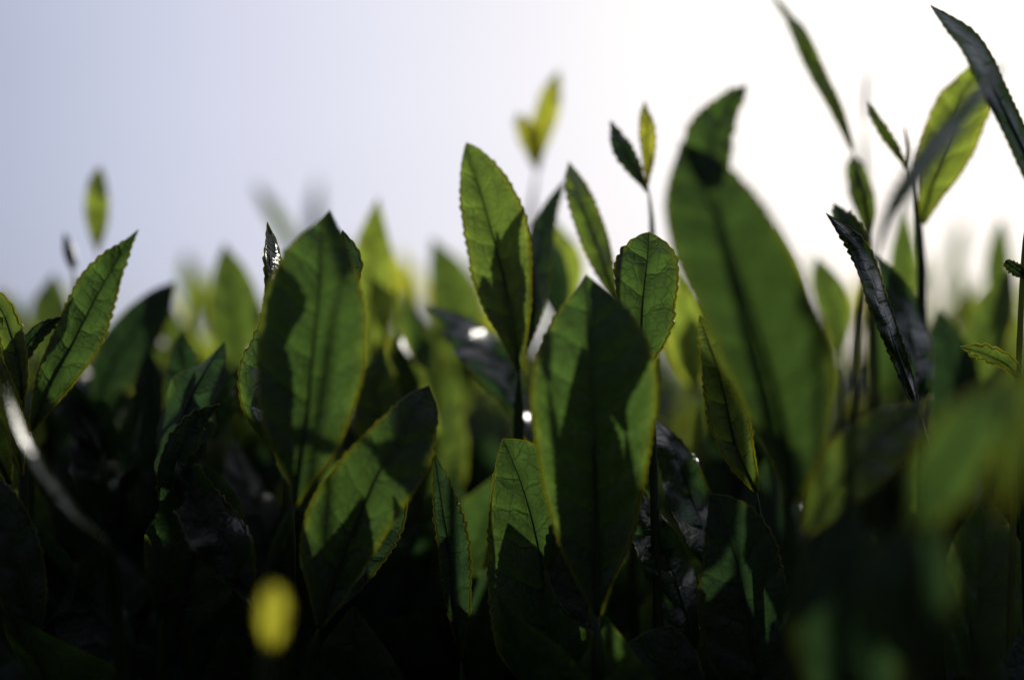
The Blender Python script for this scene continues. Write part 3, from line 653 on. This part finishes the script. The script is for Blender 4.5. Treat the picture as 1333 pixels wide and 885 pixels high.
# rows of shoots: (distance m, count, top row in px of the photograph, label, group)
ROWS = [
    (0.243, 26, 505, 'shaded tea shoot just behind the sharp leaves, lost in the dark middle', 'shaded shoots just behind the sharp leaves'),
    (0.268, 30, 480, 'shaded tea shoot just behind the sharp leaves, lost in the dark middle', 'shaded shoots just behind the sharp leaves'),
    (0.30, 28, 430, 'blurred tea shoot in the row behind, leaves overlapping its neighbours', 'blurred shoots in the row behind'),
    (0.34, 30, 395, 'blurred tea shoot in the row behind, leaves overlapping its neighbours', 'blurred shoots in the row behind'),
    (0.39, 32, 380, 'strongly blurred tea shoot with tips reaching the bright sky edge', 'strongly blurred shoots at the sky edge'),
    (0.48, 28, 380, 'strongly blurred tea shoot with tips reaching the bright sky edge', 'strongly blurred shoots at the sky edge'),
    (0.66, 26, 392, 'far tea shoot melting into the soft line below the sky', 'far shoots melting into the sky line'),
    (0.95, 22, 425, 'far tea shoot melting into the soft line below the sky', 'far shoots melting into the sky line'),
]
LINE = [(-60, 385), (0, 385), (60, 360), (120, 385), (200, 385), (250, 400), (300, 350), (360, 375), (420, 360), (480, 310), (540, 350), (570, 325), (650, 345), (740, 340), (820, 350),
        (900, 360), (1000, 330), (1060, 345), (1130, 375), (1180, 330), (1240, 375), (1300, 345), (1400, 350)]
def tip_z(root):
    return max(v.co.z for ch in root.children for v in ch.data.vertices)
TIPZ = [tip_z(f) for f in fills]
for dist, n, top, lab, grp in ROWS:
    for i in range(n):
        px = -60 + 1450 * (i + rnd.uniform(.1, .9)) / n
        far = dist > .32
        py = prof(LINE, px) - 8 + rnd.choice((0, 8, 22, 45)) + (6 if dist > .45 else 0) + rnd.uniform(-8, 8) if far else top + rnd.uniform(-60, 20)
        p = at(px, py, dist * 100 * rnd.uniform(.95, 1.08))
        sc = rnd.uniform(.8, 1.15)
        k = rnd.choice((1, 2, 2, 5, 3) if far else (0, 1, 3) if dist > .28 else (0, 4, 4))  # light put into leaf tones: darkest in near rows, paler far back
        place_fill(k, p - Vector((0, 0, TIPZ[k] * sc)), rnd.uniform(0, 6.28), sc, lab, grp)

# the uncountable inner foliage of the bush
def foliage_mass():
    vs, fs, uc, un = [], [], [], []; mids = []
    tmpl = []
    for k in range(6):
        r = random.Random(100 + k)
        L_ = r.uniform(.04, .06)
        P = [Vector((0, 0, 0)), Vector((0, .003, L_ * .33)), Vector((0, .003 + r.uniform(0, .004), L_ * .66)), Vector((r.uniform(-.004, .004), r.uniform(.0, .014), L_))]
        tmpl.append(leaf_data(P, lambda p: Vector((0, -1, 0)), lambda t: prof(STD, t) * L_ * .22, lambda t: prof(STD, t) * L_ * .22, Vector((0, 0, 0)), 18, 18, hi=False, seed=k, ripple=.6))
    r = random.Random(77)
    n = 0
    while n < 8300:
        y = .18 + 1.75 * r.random() ** 2.1 if n < 6500 else r.uniform(.222, .34)
        hw = .36 * y + .16
        x = r.uniform(-hw, hw)
        near = min(1, max(0, (y - .17) / .25))
        top = CAM.z - .040 + near * .038
        tip = prof([(.15, .818), (.2, .824), (.25, .836), (.3, .846), (.38, .856), (.5, .862), (1, .884), (2, .90)], y)
        z = tip - .058 - .26 * r.random() ** 1.6
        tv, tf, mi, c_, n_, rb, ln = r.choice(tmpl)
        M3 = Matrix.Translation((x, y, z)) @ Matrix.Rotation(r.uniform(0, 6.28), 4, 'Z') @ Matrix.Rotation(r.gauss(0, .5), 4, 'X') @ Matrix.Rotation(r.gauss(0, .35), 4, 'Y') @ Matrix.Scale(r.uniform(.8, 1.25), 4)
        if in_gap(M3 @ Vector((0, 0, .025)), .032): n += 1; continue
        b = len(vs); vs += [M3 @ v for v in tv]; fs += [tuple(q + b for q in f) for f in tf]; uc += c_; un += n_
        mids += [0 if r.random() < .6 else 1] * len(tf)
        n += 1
    # twigs and branches from the soil up into the leaves
    nb = 60
    for k in range(nb):
        y = .2 + 1.6 * r.random(); x = r.uniform(-.36 * y - .1, .36 * y + .1)
        p0 = Vector((x * .7 + r.uniform(-.05, .05), y + r.uniform(-.08, .08), -.02)); p2 = Vector((x, y, CAM.z - r.uniform(.08, .14)))
        p1 = p0.lerp(p2, .5) + Vector((r.uniform(-.04, .04), r.uniform(-.04, .04), 0))
        sp, _ = resample([p0, p1, p2], 10)
        tv, tf = tube_data(sp, [.007 - .005 * i / 10 for i in range(11)], 6)
        b = len(vs); vs += tv; fs += [tuple(q + b for q in f) for f in tf]; uc += [(0, 0)] * len(tv); un += [(0, 0)] * len(tv)
        mids += [2] * len(tf)
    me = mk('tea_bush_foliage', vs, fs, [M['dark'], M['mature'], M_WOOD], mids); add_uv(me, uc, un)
    o = link('tea_bush_foliage', me)
    o['kind'] = 'stuff'; o['label'] = 'dense dark inner leaves and twigs of the tea bush below the shoots'; o['category'] = 'foliage'
foliage_mass()

# ground sheet reaching the horizon
gv, gf = [], []
rings = [0, .5, 1, 2, 4, 8, 16, 40, 100, 300, 900, 2500]; seg = 48; rr = random.Random(5)
for r_ in rings[1:]:
    for k in range(seg):
        a = 2 * math.pi * k / seg
        gv.append((r_ * math.cos(a), r_ * math.sin(a), rr.uniform(-.02, .02) if r_ < 20 else rr.uniform(-.3, 0)))
gv.append((0, 0, 0)); c0 = len(gv) - 1
for k in range(seg): gf.append((k, (k + 1) % seg, c0))
for j in range(len(rings) - 2):
    for k in range(seg):
        a, b = j * seg + k, j * seg + (k + 1) % seg
        gf.append((a, a + seg, b + seg, b))
g = link('ground', mk('ground', gv, gf, [M_SOIL])); g['kind'] = 'structure'; g['label'] = 'dark bare soil under the tea bush'

# ------------------------------------------------------------------ render settings
scene.view_settings.view_transform = 'Standard'; scene.view_settings.look = 'None'; scene.view_settings.exposure = 0
scene.render.engine = 'CYCLES'
cy = scene.cycles
cy.max_bounces = 6; cy.diffuse_bounces = 3; cy.glossy_bounces = 3; cy.transmission_bounces = 6
cy.use_denoising = True; cy.sample_clamp_indirect = 4.0; cy.caustics_reflective = False; cy.caustics_refractive = False
